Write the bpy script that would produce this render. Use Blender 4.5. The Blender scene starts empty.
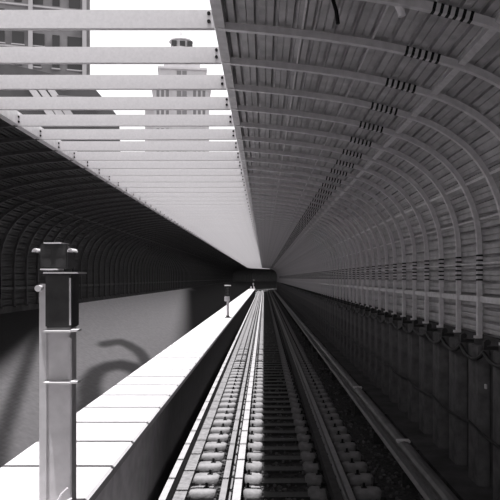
import bpy, bmesh, math, random
from mathutils import Vector, Matrix
random.seed(7)
sc = bpy.context.scene
COL = sc.collection

# ------------------------------------------------------------------ camera
cam_d = bpy.data.cameras.new('camera')
cam_d.sensor_width = 36.0
cam_d.lens = 46.08
cam_d.shift_x = -14 / 500
cam_d.shift_y = 28 / 500
cam_d.clip_end = 2000
cam = bpy.data.objects.new('camera', cam_d)
cam.location = (0, 0, 0)
cam.rotation_euler = (math.pi / 2, 0, 0)
COL.objects.link(cam)
sc.camera = cam

# ------------------------------------------------------------------ world, sun, exposure
w = bpy.data.worlds.new('sky')
w.use_nodes = True
bg = w.node_tree.nodes['Background']
bg.inputs[0].default_value = (1.0, 0.99, 1.0, 1)
_nt = w.node_tree
_tc = _nt.nodes.new('ShaderNodeTexCoord')
_sx = _nt.nodes.new('ShaderNodeSeparateXYZ')
_mr = _nt.nodes.new('ShaderNodeMapRange')            # white hazy horizon, deeper overhead
_mr.interpolation_type = 'SMOOTHSTEP'
_mr.inputs['From Min'].default_value = 0.42; _mr.inputs['From Max'].default_value = 0.85
_mr.inputs['To Min'].default_value = 1.25; _mr.inputs['To Max'].default_value = 0.30
_mz = _nt.nodes.new('ShaderNodeMapRange')            # unseen sky set bright at right to fill the apron, dim left to darken the track
_mz.interpolation_type = 'SMOOTHSTEP'
_mz.inputs['From Min'].default_value = -0.25; _mz.inputs['From Max'].default_value = 0.45
_mz.inputs['To Min'].default_value = 0.12; _mz.inputs['To Max'].default_value = 1.25
_nt.links.new(_sx.outputs['X'], _mz.inputs['Value'])
_nt.links.new(_mz.outputs['Result'], _mr.inputs['To Max'])
_nt.links.new(_tc.outputs['Generated'], _sx.inputs[0])
_nt.links.new(_sx.outputs['Z'], _mr.inputs['Value'])
_nt.links.new(_mr.outputs['Result'], bg.inputs[1])
sc.world = w
sun_d = bpy.data.lights.new('sun', 'SUN')
sun_d.energy = 8.0
sun_d.angle = math.radians(0.5)
sun = bpy.data.objects.new('sun', sun_d)
sun.rotation_euler = Vector((0.082, 0.07, -1.0)).to_track_quat('-Z', 'Y').to_euler()
sun.location = (-3, -3, 40)
COL.objects.link(sun)
sc.view_settings.view_transform = 'Standard'
sc.view_settings.look = 'None'
sc.view_settings.exposure = 0.0
sc.view_settings.gamma = 1.0

# ------------------------------------------------------------------ materials
def mat(name, v, rough=0.7, spec=0.3, metal=0.0, noise=0.0, nscale=8.0, bump=0.0, bscale=40.0, attr=None, tint=(1.0, 0.965, 0.99), emit=None):
    m = bpy.data.materials.new(name)
    m.use_nodes = True
    nt = m.node_tree
    b = nt.nodes['Principled BSDF']
    c = (v * tint[0], v * tint[1], v * tint[2], 1)
    b.inputs['Base Color'].default_value = c
    b.inputs['Roughness'].default_value = rough
    b.inputs['Metallic'].default_value = metal
    b.inputs['Specular IOR Level'].default_value = spec
    src = None
    tc = nt.nodes.new('ShaderNodeTexCoord')
    if attr:
        a = nt.nodes.new('ShaderNodeAttribute'); a.attribute_name = attr
        src = a.outputs['Color']
    if noise > 0:
        n = nt.nodes.new('ShaderNodeTexNoise'); n.inputs['Scale'].default_value = nscale
        n.inputs['Detail'].default_value = 6
        nt.links.new(tc.outputs['Object'], n.inputs['Vector'])
        r = nt.nodes.new('ShaderNodeMapRange')
        r.inputs['From Min'].default_value = 0.3; r.inputs['From Max'].default_value = 0.7
        r.inputs['To Min'].default_value = 1 - noise; r.inputs['To Max'].default_value = 1 + noise
        nt.links.new(n.outputs['Fac'], r.inputs['Value'])
        mx = nt.nodes.new('ShaderNodeVectorMath'); mx.operation = 'SCALE'
        if src: nt.links.new(src, mx.inputs[0])
        else: mx.inputs[0].default_value = c[:3]
        nt.links.new(r.outputs['Result'], mx.inputs['Scale'])
        src = mx.outputs['Vector']
    if src: nt.links.new(src, b.inputs['Base Color'])
    if bump > 0:
        n2 = nt.nodes.new('ShaderNodeTexNoise'); n2.inputs['Scale'].default_value = bscale
        n2.inputs['Detail'].default_value = 4
        nt.links.new(tc.outputs['Object'], n2.inputs['Vector'])
        bp = nt.nodes.new('ShaderNodeBump'); bp.inputs['Strength'].default_value = bump
        bp.inputs['Distance'].default_value = 0.02
        nt.links.new(n2.outputs['Fac'], bp.inputs['Height'])
        nt.links.new(bp.outputs['Normal'], b.inputs['Normal'])
    return m

M = dict(
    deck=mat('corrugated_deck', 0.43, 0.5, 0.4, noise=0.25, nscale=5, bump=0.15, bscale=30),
    deck_dark=mat('dark_deck', 0.055, 0.6, 0.3, noise=0.35, nscale=3),  # left deck, darker tone than the right one
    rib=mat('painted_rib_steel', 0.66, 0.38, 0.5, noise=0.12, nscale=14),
    rib_dark=mat('dark_rib_steel', 0.07, 0.5, 0.3, noise=0.2, nscale=10),  # left ribs, darker tone than the right ones
    beam=mat('white_painted_beam', 0.72, 0.6, 0.3, noise=0.05, nscale=40),
    fascia=mat('pale_fascia_steel', 0.62, 0.5, 0.3, noise=0.12, nscale=10),
    black=mat('black_bolt', 0.012, 0.6, 0.2),
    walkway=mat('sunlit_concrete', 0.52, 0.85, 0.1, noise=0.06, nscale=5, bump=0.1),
    plinth=mat('plinth_concrete', 0.2, 0.85, 0.1, noise=0.15, nscale=6, attr='reflection_tone'),
    apron=mat('apron_concrete', 0.2, 0.9, 0.1, noise=0.1, nscale=9, attr='reflection_tone'),
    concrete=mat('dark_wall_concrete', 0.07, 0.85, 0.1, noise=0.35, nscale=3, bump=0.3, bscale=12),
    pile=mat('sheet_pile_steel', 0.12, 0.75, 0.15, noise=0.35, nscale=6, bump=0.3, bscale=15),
    ballast=mat('ballast_bed', 0.045, 0.9, 0.1, noise=0.5, nscale=25, bump=0.9, bscale=30),
    stone=mat('ballast_stone', 0.11, 0.85, 0.15, noise=0.5, nscale=6),
    tie=mat('tie_concrete', 0.24, 0.85, 0.1, noise=0.22, nscale=9, bump=0.3, bscale=30),
    ledge=mat('ledge_concrete', 0.22, 0.85, 0.1, noise=0.3, nscale=12, bump=0.3, bscale=40),
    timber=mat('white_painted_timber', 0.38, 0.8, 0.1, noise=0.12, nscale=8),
    timber_side=mat('shaded_timber', 0.07, 0.8, 0.1, noise=0.2, nscale=8),  # dark copy of the timber, shade put into the colour
    rail=mat('rail_steel', 0.25, 0.45, 0.4, noise=0.15, nscale=6),
    plate=mat('dark_tie_plate', 0.03, 0.6, 0.3, noise=0.4, nscale=20),
    cover=mat('third_rail_cover', 0.14, 0.45, 0.4, noise=0.35, nscale=4),
    cable=mat('black_cable', 0.02, 0.5, 0.3),
    conduit=mat('grey_conduit', 0.03, 0.5, 0.3),
    post=mat('signal_post_paint', 0.62, 0.6, 0.3, noise=0.12, nscale=8),
    sigbox=mat('signal_case_black', 0.035, 0.5, 0.3, noise=0.3, nscale=10),
    white=mat('white_enamel', 0.85, 0.4, 0.4),
    lens=mat('signal_lens', 0.06, 0.15, 0.6),
    tower=mat('pale_tower_stone', 0.5, 0.9, 0.05, noise=0.08, nscale=0.4),
    tower_dk=mat('tower_window', 0.22, 0.5, 0.2),
    blockwall=mat('grey_brick_facade', 0.20, 0.9, 0.05, noise=0.35, nscale=0.3),
    blockwin=mat('dark_window', 0.04, 0.4, 0.3),
    blocktrim=mat('pale_balcony_concrete', 0.42, 0.9, 0.05),
    darkroof=mat('slate_roof', 0.09, 0.8, 0.1, noise=0.2, nscale=0.5),
    earth=mat('ground_earth', 0.25, 0.9, 0.05, noise=0.2, nscale=0.2),
)

# ------------------------------------------------------------------ path of the line: straight, then a bend to the right
S0, R, AMAX = 125.0, 42.0, 1.15
def frame(s):
    """origin and heading angle at distance s"""
    if s <= S0: return Vector((0, s, 0)), 0.0
    a = min((s - S0) / R, AMAX)
    p = Vector((R - R * math.cos(a), S0 + R * math.sin(a), 0))
    rest = s - S0 - a * R
    p += Vector((math.sin(a), math.cos(a), 0)) * rest
    return p, a
def P(s, x, z):
    o, a = frame(s)
    return o + Vector((math.cos(a), -math.sin(a), 0)) * x + Vector((0, 0, z))
def srange(a, b, st=5.0, cst=1.5):
    out = [a]; s = a
    while s < b - 1e-6:
        s = min(b, s + (st if s < S0 - 1e-6 else cst))
        if out[-1] < S0 < s: s = S0
        out.append(s)
    return out

# ------------------------------------------------------------------ mesh helpers
class MB:
    def __init__(self): self.v = []; self.f = []; self.m = []
    def add(self, vs, fs, mi=0):
        n = len(self.v); self.v += [tuple(p) for p in vs]
        self.f += [tuple(i + n for i in f) for f in fs]; self.m += [mi] * len(fs)
        return self
    def box(self, x0, x1, y0, y1, z0, z1, mi=0, M4=None):
        vs = [Vector(p) for p in ((x0,y0,z0),(x1,y0,z0),(x1,y1,z0),(x0,y1,z0),(x0,y0,z1),(x1,y0,z1),(x1,y1,z1),(x0,y1,z1))]
        if M4: vs = [M4 @ p for p in vs]
        return self.add(vs, [(0,3,2,1),(4,5,6,7),(0,1,5,4),(1,2,6,5),(2,3,7,6),(3,0,4,7)], mi)
    def cyl(self, p0, p1, r0, r1=None, n=12, mi=0):
        r1 = r0 if r1 is None else r1
        p0, p1 = Vector(p0), Vector(p1); d = (p1 - p0).normalized()
        u = d.orthogonal().normalized(); v = d.cross(u)
        vs = []
        for p, r in ((p0, r0), (p1, r1)):
            vs += [p + (u * math.cos(2*math.pi*k/n) + v * math.sin(2*math.pi*k/n)) * r for k in range(n)]
        fs = [(k, (k+1) % n, n + (k+1) % n, n + k) for k in range(n)] + [tuple(range(n))[::-1], tuple(range(n, 2*n))]
        return self.add(vs, fs, mi)
    def tube(self, pts, r, n=8, mi=0):
        pts = [Vector(p) for p in pts]; vs = []; fs = []
        for i, p in enumerate(pts):
            d = (pts[min(i+1, len(pts)-1)] - pts[max(i-1, 0)]).normalized()
            u = d.cross(Vector((0.13, 0.21, 1))).normalized(); v = d.cross(u)
            vs += [p + (u * math.cos(2*math.pi*k/n) + v * math.sin(2*math.pi*k/n)) * r for k in range(n)]
        for i in range(len(pts)-1):
            fs += [(i*n+k, i*n+(k+1) % n, (i+1)*n+(k+1) % n, (i+1)*n+k) for k in range(n)]
        fs += [tuple(range(n))[::-1], tuple(range((len(pts)-1)*n, len(pts)*n))]
        return self.add(vs, fs, mi)
    def sweep(self, prof, ss, closed=True, mi=None):
        n = len(prof); vs = []; fs = []; mm = []
        for s in ss: vs += [P(s, x, z) for x, z in prof]
        last = n if closed else n - 1
        for i in range(len(ss)-1):
            for k in range(last):
                fs.append((i*n+k, i*n+(k+1) % n, (i+1)*n+(k+1) % n, (i+1)*n+k)); mm.append(mi[k] if mi else 0)
        if closed:
            fs += [tuple(range(n))[::-1], tuple(range((len(ss)-1)*n, len(ss)*n))]; mm += [0, 0]
        self.add(vs, fs); self.m[-len(fs):] = mm
        return self
    def build(self, name, mats, parent=None, bevel=0.0, smooth=False):
        me = bpy.data.meshes.new(name); me.from_pydata(self.v, [], self.f)
        for m in (mats if isinstance(mats, (list, tuple)) else [mats]): me.materials.append(m)
        me.polygons.foreach_set('material_index', self.m)
        bm = bmesh.new(); bm.from_mesh(me)
        bmesh.ops.recalc_face_normals(bm, faces=bm.faces)
        if bevel > 0:
            bmesh.ops.bevel(bm, geom=list(bm.edges), offset=bevel, segments=2, affect='EDGES', clamp_overlap=True)
        bm.to_mesh(me); bm.free()
        if smooth: me.polygons.foreach_set('use_smooth', [True] * len(me.polygons))
        o = bpy.data.objects.new(name, me); COL.objects.link(o)
        if parent: o.parent = parent
        return o
def tag(o, label=None, cat=None, group=None, kind=None):
    if label: o['label'] = label
    if cat: o['category'] = cat
    if group: o['group'] = group
    if kind: o['kind'] = kind
    return o
def empty(name, loc=(0,0,0), rz=0):
    o = bpy.data.objects.new(name, None); o.location = loc; o.rotation_euler = (0, 0, rz); COL.objects.link(o); return o
def put(o, s):
    p, a = frame(s); o.location = p; o.rotation_euler = (0, 0, -a)
def dup(o, kids=True):
    c = o.copy(); COL.objects.link(c)
    if kids:
        for ch in o.children:
            d = ch.copy(); COL.objects.link(d); d.parent = c
            for g in ch.children:
                e = g.copy(); COL.objects.link(e); e.parent = d
    return c
ORD = ['first','second','third','fourth','fifth','sixth','seventh','eighth','ninth','tenth','eleventh','twelfth','thirteenth',
       'fourteenth','fifteenth','sixteenth','seventeenth','eighteenth','nineteenth','twentieth']

# ------------------------------------------------------------------ cross-section of the arched shell
K = 2.56
NORM = [(-.146,.79),(.02,.775),(.18,.757),(.40,.722),(.62,.665),(.74,.612),(.84,.54),(.91,.455),(.96,.355),(.99,.25),(1,.13),(1,0),(1,-.27)]
def catmull(pts, sub=4):
    out = []
    for i in range(len(pts)-1):
        p0 = pts[max(i-1,0)]; p1 = pts[i]; p2 = pts[i+1]; p3 = pts[min(i+2,len(pts)-1)]
        for k in range(sub):
            t = k / sub
            out.append(tuple(0.5*((2*p1[j]) + (-p0[j]+p2[j])*t + (2*p0[j]-5*p1[j]+4*p2[j]-p3[j])*t*t + (-p0[j]+3*p1[j]-3*p2[j]+p3[j])*t**3) for j in (0,1)))
    out.append(tuple(pts[-1])); return out
CURVE = catmull([(x*K, z*K) for x, z in NORM])
LEN = [0.0]
for a_, b_ in zip(CURVE, CURVE[1:]): LEN.append(LEN[-1] + math.dist(a_, b_))
def at_len(l, off=0.0):
    """point on the section at arc length l, pushed outward by off"""
    l = max(0, min(LEN[-1]-1e-6, l))
    i = max(k for k in range(len(LEN)-1) if LEN[k] <= l)
    t = (l - LEN[i]) / (LEN[i+1] - LEN[i])
    a, b = CURVE[i], CURVE[i+1]
    dx, dz = b[0]-a[0], b[1]-a[1]; d = math.hypot(dx, dz)
    return (a[0]+dx*t - dz/d*off, a[1]+dz*t + dx/d*off)
def len_of(x, z):
    return min(range(0, int(LEN[-1]*100)), key=lambda q: math.dist(at_len(q/100), (x*K, z*K)))/100
MIRX = -3.651
mir = lambda p: (MIRX - p[0], p[1])

# ------------------------------------------------------------------ STRUCTURE
S_IN, S_OUT = -14.0, 178.0
FULL = srange(S_IN, S_OUT)
tag(MB().box(-400, 400, -60, 620, -3.6, -3.3).build('ground', M['earth']), kind='structure')

# floor of the right-hand track and the walkway zone
tag(MB().sweep([(-1.25,-2.74),(K+0.2,-2.74),(K+0.2,-3.2),(-1.25,-3.2)], FULL).build('floor', M['ballast']), kind='structure')

# corrugated arched deck, ridges run along the line
def deck_profile(pitch=0.155, groove=0.042, depth=0.05, off=0.075):
    l = 0.02; pts = []
    while l < LEN[-1] - pitch:
        h_ = l + (pitch - groove)*0.5
        pts += [at_len(l, off), at_len(h_ - 0.007, off), at_len(h_ - 0.004, off + 0.014), at_len(h_ + 0.004, off + 0.014), at_len(h_ + 0.007, off), at_len(l + pitch - groove, off), at_len(l + pitch - groove*0.85, off + depth), at_len(l + pitch - groove*0.15, off + depth)]
        l += pitch
    pts += [at_len(l, off), at_len(LEN[-1]-0.001, off)]
    inner = pts[:]
    outer = [at_len(q, off + 0.09) for q in [LEN[-1]*k/40 for k in range(40, -1, -1)]]
    return inner + outer
DP = deck_profile()
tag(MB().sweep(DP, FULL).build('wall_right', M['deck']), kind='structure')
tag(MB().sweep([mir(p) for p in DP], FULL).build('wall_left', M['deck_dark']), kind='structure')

# lower retaining walls
ZB = -0.27*K
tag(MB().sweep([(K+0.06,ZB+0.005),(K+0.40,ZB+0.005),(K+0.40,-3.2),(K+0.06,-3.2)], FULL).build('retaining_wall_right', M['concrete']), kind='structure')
LX = MIRX - K
tag(MB().sweep([(LX-0.4,ZB+0.005),(LX-0.06,ZB+0.005),(LX-0.06,-3.2),(LX-0.4,-3.2)], FULL).build('retaining_wall_left', M['concrete']), kind='structure')
# low bench at the foot of the right wall
tag(MB().sweep([(2.18,-2.42),(K+0.06,-2.42),(K+0.06,-2.76),(2.18,-2.76)], FULL).build('trim_1', M['concrete']), kind='structure')

# concrete apron sloping from the left wall down to the walkway plinth
AX0, AX1, AZ0, AZ1 = LX-0.07, -2.25, -0.85, -2.75
def smooth(a, b, v):
    t = max(0, min(1, (v-a)/(b-a))); return t*t*(3-2*t)
def seg_d(p, pts):
    best = 9
    for a, b in zip(pts, pts[1:]):
        ax, ay = a; bx, by = b; dx, dy = bx-ax, by-ay
        t = max(0, min(1, ((p[0]-ax)*dx + (p[1]-ay)*dy)/(dx*dx+dy*dy)))
        best = min(best, math.hypot(p[0]-ax-dx*t, p[1]-ay-dy*t))
    return best
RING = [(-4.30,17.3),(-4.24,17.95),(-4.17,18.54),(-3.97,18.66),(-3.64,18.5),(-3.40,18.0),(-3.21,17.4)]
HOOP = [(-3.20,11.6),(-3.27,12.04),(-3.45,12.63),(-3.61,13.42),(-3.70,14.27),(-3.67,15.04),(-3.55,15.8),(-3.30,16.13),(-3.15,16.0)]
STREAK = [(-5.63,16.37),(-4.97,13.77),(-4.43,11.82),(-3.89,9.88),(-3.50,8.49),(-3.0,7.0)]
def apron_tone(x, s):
    """old dark concrete with window reflections put into the colour: pale haze, arcs and a dark streak"""
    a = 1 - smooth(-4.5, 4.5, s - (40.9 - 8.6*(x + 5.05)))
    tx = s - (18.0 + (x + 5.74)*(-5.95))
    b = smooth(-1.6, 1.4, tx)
    # the reflected streak and arcs are drawn wider along the line
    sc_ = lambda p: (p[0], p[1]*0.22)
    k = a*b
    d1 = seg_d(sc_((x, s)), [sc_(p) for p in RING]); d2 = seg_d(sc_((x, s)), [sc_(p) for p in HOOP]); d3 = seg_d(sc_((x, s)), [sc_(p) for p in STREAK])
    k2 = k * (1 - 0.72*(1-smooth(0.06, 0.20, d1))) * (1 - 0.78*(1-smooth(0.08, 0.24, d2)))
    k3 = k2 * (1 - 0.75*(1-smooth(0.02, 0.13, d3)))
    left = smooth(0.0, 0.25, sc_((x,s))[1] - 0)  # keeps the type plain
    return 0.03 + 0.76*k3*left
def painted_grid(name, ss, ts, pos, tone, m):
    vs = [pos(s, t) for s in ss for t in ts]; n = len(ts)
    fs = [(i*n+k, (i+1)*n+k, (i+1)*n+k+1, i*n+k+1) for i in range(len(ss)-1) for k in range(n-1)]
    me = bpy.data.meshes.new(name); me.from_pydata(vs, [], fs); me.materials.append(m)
    at = me.color_attributes.new('reflection_tone', 'FLOAT_COLOR', 'POINT')
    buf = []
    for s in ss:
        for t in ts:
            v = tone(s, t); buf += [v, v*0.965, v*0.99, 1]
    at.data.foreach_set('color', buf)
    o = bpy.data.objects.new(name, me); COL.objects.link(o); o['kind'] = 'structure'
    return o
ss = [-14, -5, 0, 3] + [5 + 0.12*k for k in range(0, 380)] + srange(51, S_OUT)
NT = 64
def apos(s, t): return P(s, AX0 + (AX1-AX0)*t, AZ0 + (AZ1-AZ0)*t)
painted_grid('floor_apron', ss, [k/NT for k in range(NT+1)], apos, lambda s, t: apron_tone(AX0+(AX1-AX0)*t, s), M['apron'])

# plinth that carries the walkway
WX0, WX1, WZ = -2.222, -1.30, -1.60
WEND = 95.0
ss2 = [-14, -4, 0, 2] + [3 + 0.1*k for k in range(0, 80)] + srange(11.2, WEND)
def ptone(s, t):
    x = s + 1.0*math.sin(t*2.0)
    return 0.05 + 0.8*(1 - smooth(5.0, 9.5, x))  # paler near end: window reflection haze painted into the face
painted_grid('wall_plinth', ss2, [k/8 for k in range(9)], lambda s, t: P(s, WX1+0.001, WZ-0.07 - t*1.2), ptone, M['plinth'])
tag(MB().sweep([(WX0+0.03,WZ-0.06),(WX1,WZ-0.06),(WX1,-3.2),(WX0+0.03,-3.2)], srange(S_IN, WEND)).build('wall_walkway', M['concrete']), kind='structure')
tag(MB().sweep([(WX0,WZ),(WX1,WZ),(WX1+0.02,WZ-0.02),(WX1+0.02,WZ-0.08),(WX0,WZ-0.08)], srange(S_IN, WEND)).build('floor_walkway', M['walkway']), kind='structure')
tag(MB().sweep([(-1.12,-2.655),(-0.955,-2.655),(-0.955,-2.78),(-1.12,-2.78)], FULL).build('trim_2', M['ledge']), kind='structure')

# ------------------------------------------------------------------ stations of ribs and beams
ST = lambda i: 4.365 + 0.827*i
# arched rib -----------------------------------------------------------------
def rib_mesh(mirror):
    mb = MB(); N = 46; w2 = 0.025; th = 0.05
    sec = []
    for k in range(N+1):
        l = LEN[-1]*k/N
        a, b = at_len(l, -th*0.15), at_len(l, th)
        if mirror: a, b = mir(a), mir(b)
        sec.append([(a[0],-w2,a[1]),(a[0],w2,a[1]),(b[0],w2,b[1]),(b[0],-w2,b[1])])
    vs = [p for q in sec for p in q]; fs = []
    for i in range(N):
        for k in range(4): fs.append((i*4+k, i*4+(k+1)%4, (i+1)*4+(k+1)%4, (i+1)*4+k))
    fs += [(3,2,1,0), tuple(N*4+k for k in range(4))]
    mb.add(vs, fs)
    # foot shoe
    z = ZB
    fx = K if not mirror else MIRX-K
    mb.box(fx-0.04, fx+0.05, -0.03, 0.03, z-0.03, z)
    return mb
L_ROOF, L_WALL, L_PURL = len_of(.50, .705), len_of(1.0, .05), len_of(.62, .668)
def bolt_mesh(lc, ks, y0, y1, pitch, n=6):
    mb = MB()
    for k in ks:
        l = lc + (k-(n-1)/2)*pitch
        q = [at_len(l-0.011, -0.010), at_len(l+0.011, -0.010), at_len(l+0.011, 0.055), at_len(l-0.011, 0.055)]
        vs = [(p[0], y, p[1]) for y in (y0, y1) for p in q]
        mb.add(vs, [(0,1,2,3),(7,6,5,4),(0,4,5,1),(1,5,6,2),(2,6,7,3),(3,7,4,0)])
    return mb
for side, mirror, count, n0 in (('right', False, 128, 0), ('left', True, 161, 5)):
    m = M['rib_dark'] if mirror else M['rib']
    proto = rib_mesh(mirror).build('arched_rib', m)
    far = proto
    SPEC = ((L_ROOF, -0.028, 0.030, 0.052), (L_WALL, -0.028, 0.028, 0.058))
    if not mirror:
        far = proto.copy(); COL.objects.link(far)
        for lc, y0, y1, pt_ in SPEC:
            for k in range(6): bolt_mesh(lc, [k], y0, y1, pt_).build('splice_bolt', M['black'], proto)
            bolt_mesh(lc, range(6), y0, y1, pt_).build('bolt_row', M['black'], far)['kind'] = 'stuff'
    for i in range(count):
        o = proto if i == 0 else far if (i == 24 and not mirror) else dup(proto if i < 24 else far)
        put(o, ST(i + n0))
        if i < 20:
            lab = f'{"light grey steel arch rib of the right roof" if not mirror else "dark steel arch rib of the left roof"}, {ORD[i]} of its row from the camera'
        else:
            lab = f'distant {"light grey" if not mirror else "dark"} steel arch rib far down the {side} side of the tube'
        tag(o, lab, 'rib', f'arched ribs of the {side} roof')
    if not mirror:
        mb = MB()
        for i in range(count, 166):
            p, a = frame(ST(i)); T = Matrix.Translation(p) @ Matrix.Rotation(-a, 4, 'Z')
            src = rib_mesh(False); mb.add([T @ Vector(v) for v in src.v], src.f)
        tag(mb.build('far_ribs', m), 'far end grey arch ribs of the right roof, past the countable ones', 'rib', kind='stuff')

# crossbeams over the opening ---------------------------------------------------
BX0, BX1, BZ = MIRX + 0.374 - 0.02, -0.31, 0.79*K
bm_ = MB()
bm_.box(BX0, BX1-0.09, -0.012, 0.012, BZ+0.001, BZ+0.135)
bm_.box(BX0, BX1-0.09, -0.012, 0.035, BZ-0.006, BZ+0.001)
bm_.box(BX0, BX1-0.09, -0.012, 0.035, BZ+0.134, BZ+0.142)
beam = bm_.build('crossbeam', M['beam'])
e_ = MB()
for dz in (0.045, 0.11): e_.cyl((BX1-0.135, -0.03, BZ+dz), (BX1-0.135, 0.03, BZ+dz), 0.014, n=8)
for dz in (0.045, 0.11): e_.cyl((BX0+0.05, -0.03, BZ+dz), (BX0+0.05, 0.03, BZ+dz), 0.014, n=8)
eb = e_.build('end_bolts', M['black'], beam)
for i in range(0, 163):
    o = beam if i == 0 else dup(beam, kids=(i < 60))
    put(o, ST(i + 1) - 0.015)
    if 0 <= i < 20: lab = f'pale flat crossbeam over the roof opening, {ORD[i]} from the top of the photo'
    else: lab = 'distant pale crossbeam in the merging far rows over the roof opening'
    tag(o, lab, 'beam', 'crossbeams over the open roof')

# fascia channels along both edges of the opening
for mirror in (False, True):
    q = [(-0.398,2.028),(-0.315,2.02),(-0.315,2.205),(-0.398,2.205)]
    o = MB().sweep([mir(p) for p in q] if mirror else q, FULL).build('edge_fascia', M['rib'] if mirror else M['fascia'])
    tag(o, 'grey fascia channel along the left edge of the roof opening' if mirror else 'pale fascia channel along the right edge of the roof opening', 'fascia')

# longitudinal purlins and girts under the deck, right side (one each)
def bar(l, wd, t0, t1, lab, m=M['rib'], mirror=False, name='purlin'):
    q = [at_len(l-wd/2, t0), at_len(l+wd/2, t0), at_len(l+wd/2, t1), at_len(l-wd/2, t1)]
    if mirror: q = [mir(p) for p in q]
    return tag(MB().sweep(q, srange(S_IN, 172)).build(name, m), lab, 'purlin')
bar(L_PURL, 0.058, 0.02, 0.078, 'stout purlin crossing the ribs where the right roof bends down')
bar(len_of(.12, .765), 0.016, 0.045, 0.078, 'thin seam strip nearest the roof opening on the right deck')
bar(len_of(.34, .735), 0.016, 0.045, 0.078, 'thin seam strip midway across the right roof deck')
bar(len_of(.93, .43), 0.03, 0.035, 0.078, 'thin girt along the curved shoulder of the right wall')
bar(len_of(.985, .27), 0.022, 0.04, 0.078, 'thin girt just under the shoulder of the right wall')
bar(len_of(1, .07), 0.022, 0.04, 0.078, 'thin girt running between the bolted splices of the right wall')
bar(len_of(1, -.10), 0.07, 0.025, 0.078, 'broad girt running below the bolted splices of the right wall', name='girt')
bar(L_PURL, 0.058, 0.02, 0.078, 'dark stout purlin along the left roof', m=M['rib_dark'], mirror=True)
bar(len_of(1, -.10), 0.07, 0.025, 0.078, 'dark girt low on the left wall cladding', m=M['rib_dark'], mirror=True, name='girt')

# ------------------------------------------------------------------ sheet piles of the right wall
pm = MB()
q = [(-0.27,0.06),(-0.23,-0.07),(0.13,-0.07),(0.17,0.06)]
n = len(q)
vs = [(K + x, y, z) for z in (-2.45, ZB-0.10) for y, x in q]
vs += []
pm.add(vs, [(0,1,5,4),(1,2,6,5),(2,3,7,6),(3,0,4,7),(3,2,1,0),(4,5,6,7)])
pile = pm.build('sheet_pile', M['pile'], bevel=0.012)
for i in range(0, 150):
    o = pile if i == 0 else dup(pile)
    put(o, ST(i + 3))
    lab = (f'grey ribbed sheet pile of the lower right wall, {ORD[i]} of the row from the camera' if i < 20
           else 'distant grey sheet pile in the dark lower right wall')
    tag(o, lab, 'pile', 'sheet piles of the lower right wall')

# cable draped along the top of the piles, on brackets
brk = MB().box(K-0.14, K+0.02, -0.03, 0.03, ZB-0.10, ZB-0.06).box(K-0.14, K-0.11, -0.03, 0.03, ZB-0.10, ZB-0.01)
brk.cyl((K-0.10, -0.03, ZB-0.02), (K-0.10, 0.03, ZB-0.02), 0.035, n=10)
bracket = brk.build('cable_bracket', M['conduit'])
for i in range(0, 100):
    o = bracket if i == 0 else dup(bracket)
    put(o, ST(i + 3) + 0.22)
    tag(o, f'small steel cable bracket on the right wall top, {ORD[i]} from the camera' if i < 20 else 'distant small cable bracket on the right wall', 'bracket', 'cable brackets on the right wall')
pts = []
for i in range(0, 90):
    dep = 0.09*(0.5+0.9*random.random())
    for k in range(8):
        t = k/8
        sag = dep*4*t*(1-t)
        pts.append(P(ST(i)+0.22+t*0.827, K-0.135 + 0.01*random.random(), ZB-0.135-sag))
tag(MB().tube(pts, 0.024).build('draped_cable', M['cable']), 'black cable sagging between brackets along the right wall', 'cable')
pts = []
for i in range(0, 60):
    for k in range(5):
        t = k/5
        pts.append(P(ST(i*2)+t*1.654, K-0.10, -1.72-0.05*4*t*(1-t)))
tag(MB().tube(pts, 0.016).build('wall_cable', M['cable']), 'thin black cable halfway down the right sheet piles', 'cable')

# ------------------------------------------------------------------ tracks
def rail_prof(xc, zt=-2.5):
    return [(xc+dx, zt+dz) for dx, dz in ((-.036,0),(.036,0),(.036,-.035),(.009,-.05),(.009,-.14),(.07,-.16),(.07,-.172),(-.07,-.172),(-.07,-.16),(-.009,-.14),(-.009,-.05),(-.036,-.035))]
RS = srange(1.0, 170)
tag(MB().sweep(rail_prof(-0.475), RS).build('rail', M['rail']), 'sunlit left running rail of the track', 'rail')
tag(MB().sweep(rail_prof(1.0), RS).build('rail', M['rail']), 'shaded right running rail of the track', 'rail')
def plank(name, x0, x1, zt, zb, lab, cat, ms):
    q = [(x0,zt),(x1,zt),(x1,zb),(x0,zb)]
    return tag(MB().sweep(q, RS, mi=[0,1,1,1]).build(name, ms), lab, cat)
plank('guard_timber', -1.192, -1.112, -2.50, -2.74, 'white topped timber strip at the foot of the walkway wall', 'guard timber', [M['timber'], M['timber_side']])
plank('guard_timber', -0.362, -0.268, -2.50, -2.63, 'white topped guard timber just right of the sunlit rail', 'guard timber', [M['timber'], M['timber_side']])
plank('guard_timber', 0.80, 0.90, -2.50, -2.63, 'guard timber beside the shaded right rail', 'guard timber', [M['timber_side'], M['timber_side']])  # top takes the painted shade tone too

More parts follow.
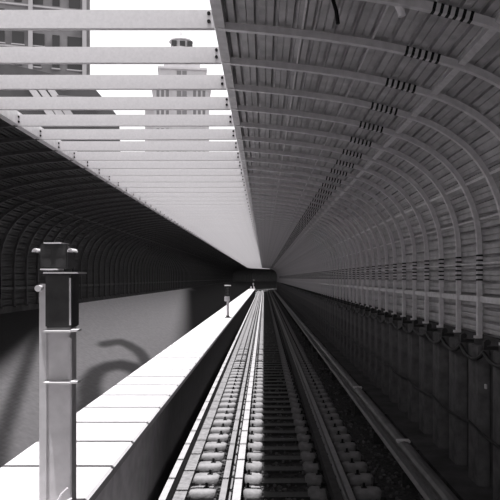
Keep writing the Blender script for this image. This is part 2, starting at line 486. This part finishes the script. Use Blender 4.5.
# sleepers: a base with rounded blocks, dark plates and bolts
def rounded_block(mb, x0, x1, y0, y1, z0, z1):
    n = 8; vs = []; cx = (x0+x1)/2; hx = (x1-x0)/2; cy = (y0+y1)/2; hy = (y1-y0)/2
    rb_ = random.Random(int((x0+3)*1000))
    rings = [(1.0, 0.0), (1.02, 0.35), (0.97, 0.72), (0.82, 0.93), (0.6, 1.0)]
    m_ = 20
    for sc1, h in rings:
        for k in range(m_):
            a = 2*math.pi*k/m_
            ca, sa = math.cos(a), math.sin(a)
            ex = math.copysign(abs(ca)**0.55, ca); ey = math.copysign(abs(sa)**0.75, sa)
            jit = 1 + rb_.uniform(-0.09, 0.09)*h
            vs.append((cx+hx*ex*(1-(1-sc1)*0.55)*jit, cy+hy*ey*sc1*jit, z0+(z1-z0)*h*(1+rb_.uniform(-0.06, 0.06))))
    fs = [(i*m_+k, i*m_+(k+1)%m_, (i+1)*m_+(k+1)%m_, (i+1)*m_+k) for i in range(len(rings)-1) for k in range(m_)]
    fs += [tuple(range(m_))[::-1], tuple(range(4*m_, 5*m_))]
    mb.add(vs, fs)
tb = MB().box(-0.95, 1.5, -0.10, 0.10, -2.80, -2.70)
tie = tb.build('railroad_tie', M['plate'])
for x0, x1 in ((-0.935, -0.585), (-0.262, -0.02), (0.55, 0.79), (1.09, 1.46)):
    b = MB(); rounded_block(b, x0, x1, -0.14, 0.14, -2.74, -2.625)
    bo = b.build('tie_block', M['tie'], tie, smooth=True); bo['label'] = 'pale rounded block'
for x in (-0.475, 1.0):
    b = MB().box(x-0.11, x+0.11, -0.09, 0.09, -2.70, -2.671)
    for dx in (-0.085, 0.085):
        for dy in (-0.05, 0.05): b.cyl((x+dx, dy, -2.67), (x+dx, dy, -2.635), 0.016, n=8)
    b.box(x-0.115, x-0.04, -0.03, 0.03, -2.68, -2.64).box(x+0.04, x+0.115, -0.03, 0.03, -2.68, -2.64)
    b.build('rail_plate', M['plate'], tie)
for x in (-0.72, -0.20, 0.73, 1.25):
    b = MB().cyl((x, 0.03, -2.63), (x, 0.03, -2.565), 0.017, n=8).box(x-0.035, x+0.035, 0.0, 0.06, -2.63, -2.618)
    b.build('anchor_bolt', M['black'], tie)
TS = 0.545
for i in range(0, 237):
    o = tie if i == 0 else dup(tie, kids=True)
    put(o, 7.985 + TS*i)
    lab = (f'track tie with pale rounded blocks under the rails, {ORD[i]} from the bottom of the photo' if i < 20
           else 'distant track tie with pale blocks in the long row towards the bend')
    tag(o, lab, 'tie', 'ties of the track')
# loose ballast between ties
ico = [(0,0,1),(.89,0,.45),(.28,.85,.45),(-.72,.53,.45),(-.72,-.53,.45),(.28,-.85,.45),(.72,.53,-.45),(-.28,.85,-.45),(-.89,0,-.45),(-.28,-.85,-.45),(.72,-.53,-.45),(0,0,-1)]
icf = [(0,1,2),(0,2,3),(0,3,4),(0,4,5),(0,5,1),(1,6,2),(2,7,3),(3,8,4),(4,9,5),(5,10,1),(6,7,2),(7,8,3),(8,9,4),(9,10,5),(10,6,1),(11,7,6),(11,8,7),(11,9,8),(11,10,9),(11,6,10)]
sb = MB()
rnd = random.Random(3)
for k in range(5200):
    s = 5.5 + 34*rnd.random()**1.5
    x = rnd.uniform(-0.95, 2.1) if rnd.random() < 0.85 else rnd.uniform(-0.6, 0.05)
    r = rnd.uniform(0.014, 0.032)
    sx, sy, sz = (r*rnd.uniform(.7, 1.3) for _ in range(3)); a = rnd.random()*6.28
    sb.add([(x + (px*math.cos(a)-py*math.sin(a))*sx, s + (px*math.sin(a)+py*math.cos(a))*sy, -2.728+pz*sz) for px, py, pz in ico], icf)
tag(sb.build('ballast_gravel', M['stone']), 'loose grey crushed stone ballast between the ties', 'gravel', kind='stuff')

# third rail with rounded cover board
tr = empty('third_rail', (0, 0, 0)); tag(tr, 'third rail under a long grey cover board beside the right wall', 'third rail')
xc, zc = 1.90, -2.24
MB().sweep([(xc-.085,zc-.05),(xc-.08,zc-.01),(xc-.05,zc+.02),(xc,zc+.03),(xc+.05,zc+.02),(xc+.08,zc-.01),(xc+.085,zc-.05),(xc+.06,zc-.05),(xc+.04,zc),(xc-.04,zc),(xc-.06,zc-.05)], RS).build('cover_board', M['cover'], tr)
MB().sweep([(xc-.035,zc-.16),(xc+.035,zc-.16),(xc+.035,zc-.20),(xc+.01,zc-.21),(xc+.01,zc-.28),(xc+.05,zc-.30),(xc+.05,zc-.31),(xc-.05,zc-.31),(xc-.05,zc-.30),(xc-.01,zc-.28),(xc-.01,zc-.21),(xc-.035,zc-.20)], RS).build('conductor_rail', M['rail'], tr)
bk = MB().box(xc-.09, xc+.16, -.03, .03, zc-.50, zc-.31).box(xc+.10, xc+.13, -.03, .03, zc-.31, zc-.02).box(xc+.05, xc+.13, -.03, .03, zc-.03, zc-.005)
b0 = bk.build('support_bracket', M['plate'], tr)
for i in range(0, 60):
    o = b0 if i == 0 else b0.copy()
    if i: COL.objects.link(o); o.parent = tr
    put(o, 4.0 + 2.2*i)
for s in (8.73, 13.0):
    MB().box(xc-.088, xc+.088, s-0.06, s+0.06, zc+.0, zc+.034).build('joint_clamp', M['rib'], tr, bevel=0.006)['label'] = 'pale joint clamp'

# thin rod lying by the right track
tag(MB().tube([P(7.55, 1.38, -2.69), P(7.2, 1.40, -2.69), P(6.65, 1.36, -2.69), P(6.3, 1.37, -2.69)], 0.012).build('loose_rod', M['fascia']), 'thin pale rod lying on the dark ballast right of the track', 'rod')

# ------------------------------------------------------------------ wayside signals on the walkway
def near_signal():
    s0 = 4.42
    r = empty('wayside_signal', (-1.42, s0, WZ)); tag(r, 'large grey signal post with black two lamp head, closest to the camera', 'signal')
    mb = MB()                                                    # hollow looking post of two channels
    mb.box(-0.105, 0.10, -0.05, 0.09, 0.0, 1.26)
    mb.box(-0.112, -0.055, -0.065, -0.05, 0.03, 1.56)
    mb.box(0.085, 0.112, -0.075, -0.05, 0.03, 1.20)
    mb.build('post', M['post'], r, bevel=0.006)
    MB().box(-0.15, 0.15, -0.12, 0.14, 0.0, 0.03).build('base_plate', M['post'], r, bevel=0.005)
    # relay case under the head
    cs = MB().box(-0.065, 0.115, -0.08, 0.10, 1.262, 1.628).build('relay_case', M['sigbox'], r, bevel=0.008)
    MB().box(0.100, 0.112, -0.086, -0.078, 1.28, 1.60).build('edge_strip', M['fascia'], cs)
    MB().box(-0.068, 0.165, -0.11, 0.11, 1.630, 1.640).build('shelf', M['fascia'], r)
    hd = MB().box(-0.105, 0.085, -0.07, 0.10, 1.665, 1.832).build('signal_head', M['sigbox'], r, bevel=0.01)
    MB().box(-0.075, 0.045, -0.08, 0.10, 1.833, 1.842).build('top_cap', M['white'], hd)
    MB().box(-0.095, 0.02, -0.09, 0.06, 1.654, 1.663).build('head_bracket', M['white'], hd)
    for x in (-0.055, 0.035):
        l = MB().cyl((x, -0.073, 1.775), (x, -0.066, 1.775), 0.032, n=20).build('lens', M['lens'], hd)
        l2 = MB().cyl((x, -0.073, 1.705), (x, -0.066, 1.705), 0.032, n=20).build('lens', M['lens'], hd)
    for sgn, cx in ((-1, -0.106), (1, 0.088)):                   # side hoods, sunlight on them put in as white colour
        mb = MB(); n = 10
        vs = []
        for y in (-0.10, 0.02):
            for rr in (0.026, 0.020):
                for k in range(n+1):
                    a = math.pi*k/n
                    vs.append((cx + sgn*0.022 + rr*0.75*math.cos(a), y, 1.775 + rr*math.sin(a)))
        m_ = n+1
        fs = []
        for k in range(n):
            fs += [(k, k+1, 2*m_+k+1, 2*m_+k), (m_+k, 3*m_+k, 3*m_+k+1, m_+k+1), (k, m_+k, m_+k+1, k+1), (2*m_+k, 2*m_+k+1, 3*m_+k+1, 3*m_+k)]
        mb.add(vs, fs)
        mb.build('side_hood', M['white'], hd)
    MB().cyl((-0.10, -0.12, 1.53), (-0.10, -0.04, 1.53), 0.022, n=14).build('side_lamp', M['fascia'], r)
    for z0 in (1.245, 0.90):                                     # step irons, sun glints on the tips painted as white ends
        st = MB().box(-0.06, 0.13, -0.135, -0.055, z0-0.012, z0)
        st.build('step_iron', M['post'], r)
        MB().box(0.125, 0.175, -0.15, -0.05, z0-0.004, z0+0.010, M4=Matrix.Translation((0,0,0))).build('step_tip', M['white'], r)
    pts = [(-0.02+0.05*math.sin(k*1.3), -0.11-0.03*math.cos(k), 0.02+0.03*k) for k in range(6)]
    MB().tube([(0.0,-0.12,0.07),(0.03,-0.12,0.10),(0.06,-0.12,0.15),(0.10,-0.12,0.19)], 0.006).tube([(0.06,-0.12,0.06),(0.09,-0.13,0.10),(0.13,-0.12,0.12)], 0.006).build('cable_tails', M['white'], r)
near_signal()

def small_signal(x, s, lab, k=1.0):
    r = empty('wayside_signal', P(s, x, WZ)); tag(r, lab, 'signal')
    MB().cyl((0,0,0), (0,0,0.80), 0.052, 0.045, n=14).build('post', M['post'], r)
    MB().cyl((0,0,0), (0,0,0.03), 0.12, n=16).cyl((0,0,0.03), (0,0,0.09), 0.075, 0.06, n=16).build('base_plate', M['sigbox'], r)
    MB().box(-0.13, 0.08, -0.10, 0.08, 0.66, 0.86).build('relay_case', M['post'], r, bevel=0.015)
    hd = MB().box(-0.10, 0.10, -0.07, 0.10, 0.87, 1.27).build('signal_head', M['sigbox'], r, bevel=0.012)
    for z in (1.17, 1.06, 0.95):
        MB().cyl((0, -0.075, z), (0, -0.066, z), 0.042, n=16).build('lens', M['lens'], hd)
        hood = MB(); n = 8; vs = []
        for y in (-0.17, -0.07):
            for kk in range(n+1):
                a = math.pi*kk/n; vs.append((0.052*math.cos(a), y, z+0.052*math.sin(a)))
        for y in (-0.17, -0.07):
            for kk in range(n+1):
                a = math.pi*kk/n; vs.append((0.046*math.cos(a), y, z+0.046*math.sin(a)))
        m_ = n+1; fs = []
        for kk in range(n):
            fs += [(kk, kk+1, m_+kk+1, m_+kk), (2*m_+kk, 3*m_+kk, 3*m_+kk+1, 2*m_+kk+1), (kk, 2*m_+kk, 2*m_+kk+1, kk+1)]
        hood.add(vs, fs).build('hood', M['sigbox'], hd)
    MB().box(-0.13, 0.13, -0.12, 0.12, 1.272, 1.315).build('top_cap', M['white'], r, bevel=0.008)
small_signal(-1.46, 25.8, 'slim white topped signal standing midway along the pale walkway')
small_signal(-1.50, 92.0, 'tiny far signal standing at the distant end of the walkway')
for x, lab in ((-1.78, 'left of the two white cabinets at the far walkway end'), (-1.36, 'right of the two white cabinets at the far walkway end')):
    c = MB().box(x-0.09, x+0.09, 88.0, 88.25, WZ+0.0, WZ+0.38).build('track_cabinet', M['white'], bevel=0.02)
    tag(c, lab, 'cabinet')
    MB().box(x-0.11, x+0.11, 87.97, 88.28, WZ+0.38, WZ+0.41).build('lid', M['white'], c)

# ------------------------------------------------------------------ hanging bits under the near roof
tag(MB().tube([(0.495, 4.6, 2.0), (0.52, 4.6, 1.92), (0.532, 4.6, 1.826)], 0.014).build('hanging_hook', M['black']), 'thin black hook hanging from the right roof at the top edge', 'hook')
tag(MB().tube([(0.87, 4.4, 1.96), (0.91, 4.4, 1.90), (0.94, 4.4, 1.84), (0.949, 4.4, 1.80)], 0.026).build('hanging_strap', M['white']), 'short white curved strap hanging from the right roof at the top edge', 'strap')
tag(MB().box(K-0.085, K-0.07, 7.14, 7.19, -1.24, -1.19).build('tag_plate', M['fascia']), 'small pale tag fixed to the lower right wall', 'tag')

# ------------------------------------------------------------------ buildings beyond the opening
def tower():
    D = 260.0; u = D/640.0
    cx = -83*u; r = empty('stone_tower', (cx, D, -3.3), 0.129); tag(r, 'pale stone office tower topped by a domed cupola', 'building')
    Z = lambda py: (278-py)*u + 3.3
    def blk(mb, px0, px1, pyt, pyb, dy0, dy1): mb.box((px0-181)*u, (px1-181)*u, dy0, dy1, Z(pyb), Z(pyt))
    T = (3.3)
    mb = MB(); blk(mb, 154, 209, 88, 286.0, 0, 20); blk(mb, 159, 206, 68, 88, 1, 19); blk(mb, 164, 200, 62, 68, 2, 18)
    blk(mb, 152, 211, 88, 90, -1, 21); blk(mb, 158, 207, 67, 69, 0, 20)
    mb.build('tower_shaft', M['tower'], r)
    mb = MB(); blk(mb, 145, 154, 104, 286.0, 4, 18); blk(mb, 144, 155, 103, 105, 3, 19); mb.build('side_wing', M['tower'], r)
    # piers on the face
    mb = MB()
    for px in (156, 160.5, 165, 170, 192, 197, 201.5, 206): blk(mb, px-0.7, px+0.7, 90, 286, -0.6, 0.1)
    mb.build('pier', M['tower'], r)
    mb = MB(); cy = 10
    Z = lambda py: (278-py)*(D+cy)/640 + 3.3
    mb.cyl((0, cy, Z(78)), (0, cy, Z(52)), 14*u*1.0, 13.5*u, n=8)
    mb.cyl((0, cy, Z(52)), (0, cy, Z(51)), 14.5*u, n=8)
    lan = mb.build('lantern_base', M['tower'], r)
    mb = MB().cyl((0, cy, Z(52)), (0, cy, Z(43)), 10.5*u, n=8).cyl((0, cy, Z(43)), (0, cy, Z(42)), 12.5*u, n=8)
    cu = mb.build('cupola', M['tower'], r)
    mb = MB()
    prof = [(12, 42), (9.5, 40), (6.5, 38.2), (3, 37.2), (0.6, 36.6)]
    for (ra, ya), (rb, yb) in zip(prof, prof[1:]): mb.cyl((0, cy, Z(ya)), (0, cy, Z(yb)), ra*u, rb*u, n=16)
    mb.build('dome', M['tower'], cu)
    MB().cyl((0, cy, Z(37)), (0, cy, Z(31)), 0.22, 0.1, n=8).build('finial', M['tower_dk'], cu)
    for px in (174, 182.5, 190):
        mb = MB(); x = (px-181)*u; mb.box(x-1.1, x+1.1, cy-10.8*u, cy-9.2*u, Z(49.5), Z(44.5)); mb.build('window', M['blockwin'], cu)
    Z = lambda py: (278-py)*u + 3.3
    for py in (73, 94, 113, 133, 153):
        for px in (181, 186.5):
            x = (px-181-2)*u; MB().box(x-0.9, x+0.9, -0.15 if py > 88 else 0.9, 0.3 if py > 88 else 1.4, Z(py+3), Z(py-3)).build('window', M['tower_dk'], r)
        if py > 88:
            for q_ in (158.3, 162.8, 167.6, 194.5, 199.2, 203.8):
                x = (q_-181)*u; MB().box(x-0.55, x+0.55, -0.15, 0.3, Z(py+6), Z(py-4)).build('window', M['tower_dk'], r)
        x = 1.0*u
        MB().box(x-2.2, x+2.2, -1.2, 0.1 if py > 88 else 1.2, Z(py+4.4), Z(py+3)).build('balcony', M['tower_dk'], r)
tower()

def block():
    D = 95.0; u = D/640.0
    x1 = (90-264)*u; r = empty('apartment_block', (x1, D, -3.3), 0.28); tag(r, 'dark grey brick apartment block filling the upper left sky', 'building')
    W = 34.0; H = 62.0
    MB().box(-W, 0, 0, 26, 0.0, H).build('facade', M['blockwall'], r)
    rb = random.Random(5)
    wi = 0
    for fl in range(9, 19):
        for k in range(0, 7):
            xx = -2.2 - k*2.6; z = fl*3.05
            wd = rb.choice((0.5, 0.8, 1.0))
            wn = MB().box(xx-wd, xx+wd, -0.12, 0.05, z+0.4, z+2.2).build('window', M['blockwin'], r)
            if rb.random() < 0.5: MB().box(xx-wd-0.1, xx+wd+0.1, -0.35, 0.0, z+0.22, z+0.38).build('sill', M['blocktrim'], wn)
    for fl in range(10, 20, 2):
        MB().box(-W, 0.2, -0.3, 0.0, fl*3.05-0.15, fl*3.05+0.1).build('string_course', M['blocktrim'], r)
    for k in range(3):
        MB().box(-1.1-k*7.5, -0.5-k*7.5, -0.5, 0.0, 20, H).build('corner_pier', M['blocktrim'], r)
block()
def hall():
    D = 70.0; u = D/640.0
    x0 = (118-264)*u; r = empty('gabled_hall', (x0, D, -3.3), 0.21); tag(r, 'low dark roofed hall with slanting pale roof ribs below the apartment block', 'building')
    z = lambda py: (278-py)*u + 3.3
    X = lambda px: (px-118)*u
    # sloped end: dark roof falling towards the right
    mb = MB(); pr = [(X(-60), z(60)), (X(45), z(76)), (X(92), z(86)), (X(108), z(104)), (X(119), z(118)), (X(119), 0), (X(-60), 0)]
    n = len(pr); vs = [(x, 0, zz) for x, zz in pr] + [(x, 14, zz) for x, zz in pr]
    mb.add(vs, [tuple(range(n)), tuple(range(2*n-1, n-1, -1))] + [(k, (k+1) % n, n+(k+1) % n, n+k) for k in range(n)])
    mb.build('roof_body', M['darkroof'], r)
    for k, px in enumerate((28, 37, 46)):
        x = X(px)
        MB().add([(x-0.0, -0.3, z(88)), (x+0.75, -0.3, z(88)), (x+3.6, -0.3, z(122)), (x+2.7, -0.3, z(122)), (x-0.0, 0.1, z(88)), (x+0.75, 0.1, z(88)), (x+3.6, 0.1, z(122)), (x+2.7, 0.1, z(122))],
                 [(0,1,2,3),(7,6,5,4),(0,4,5,1),(1,5,6,2),(2,6,7,3),(3,7,4,0)]).build('roof_rib', M['walkway'], r)
    MB().box(X(60), X(98), -0.6, 0.0, z(108), z(100)).build('dormer', M['blockwall'], r)
hall()
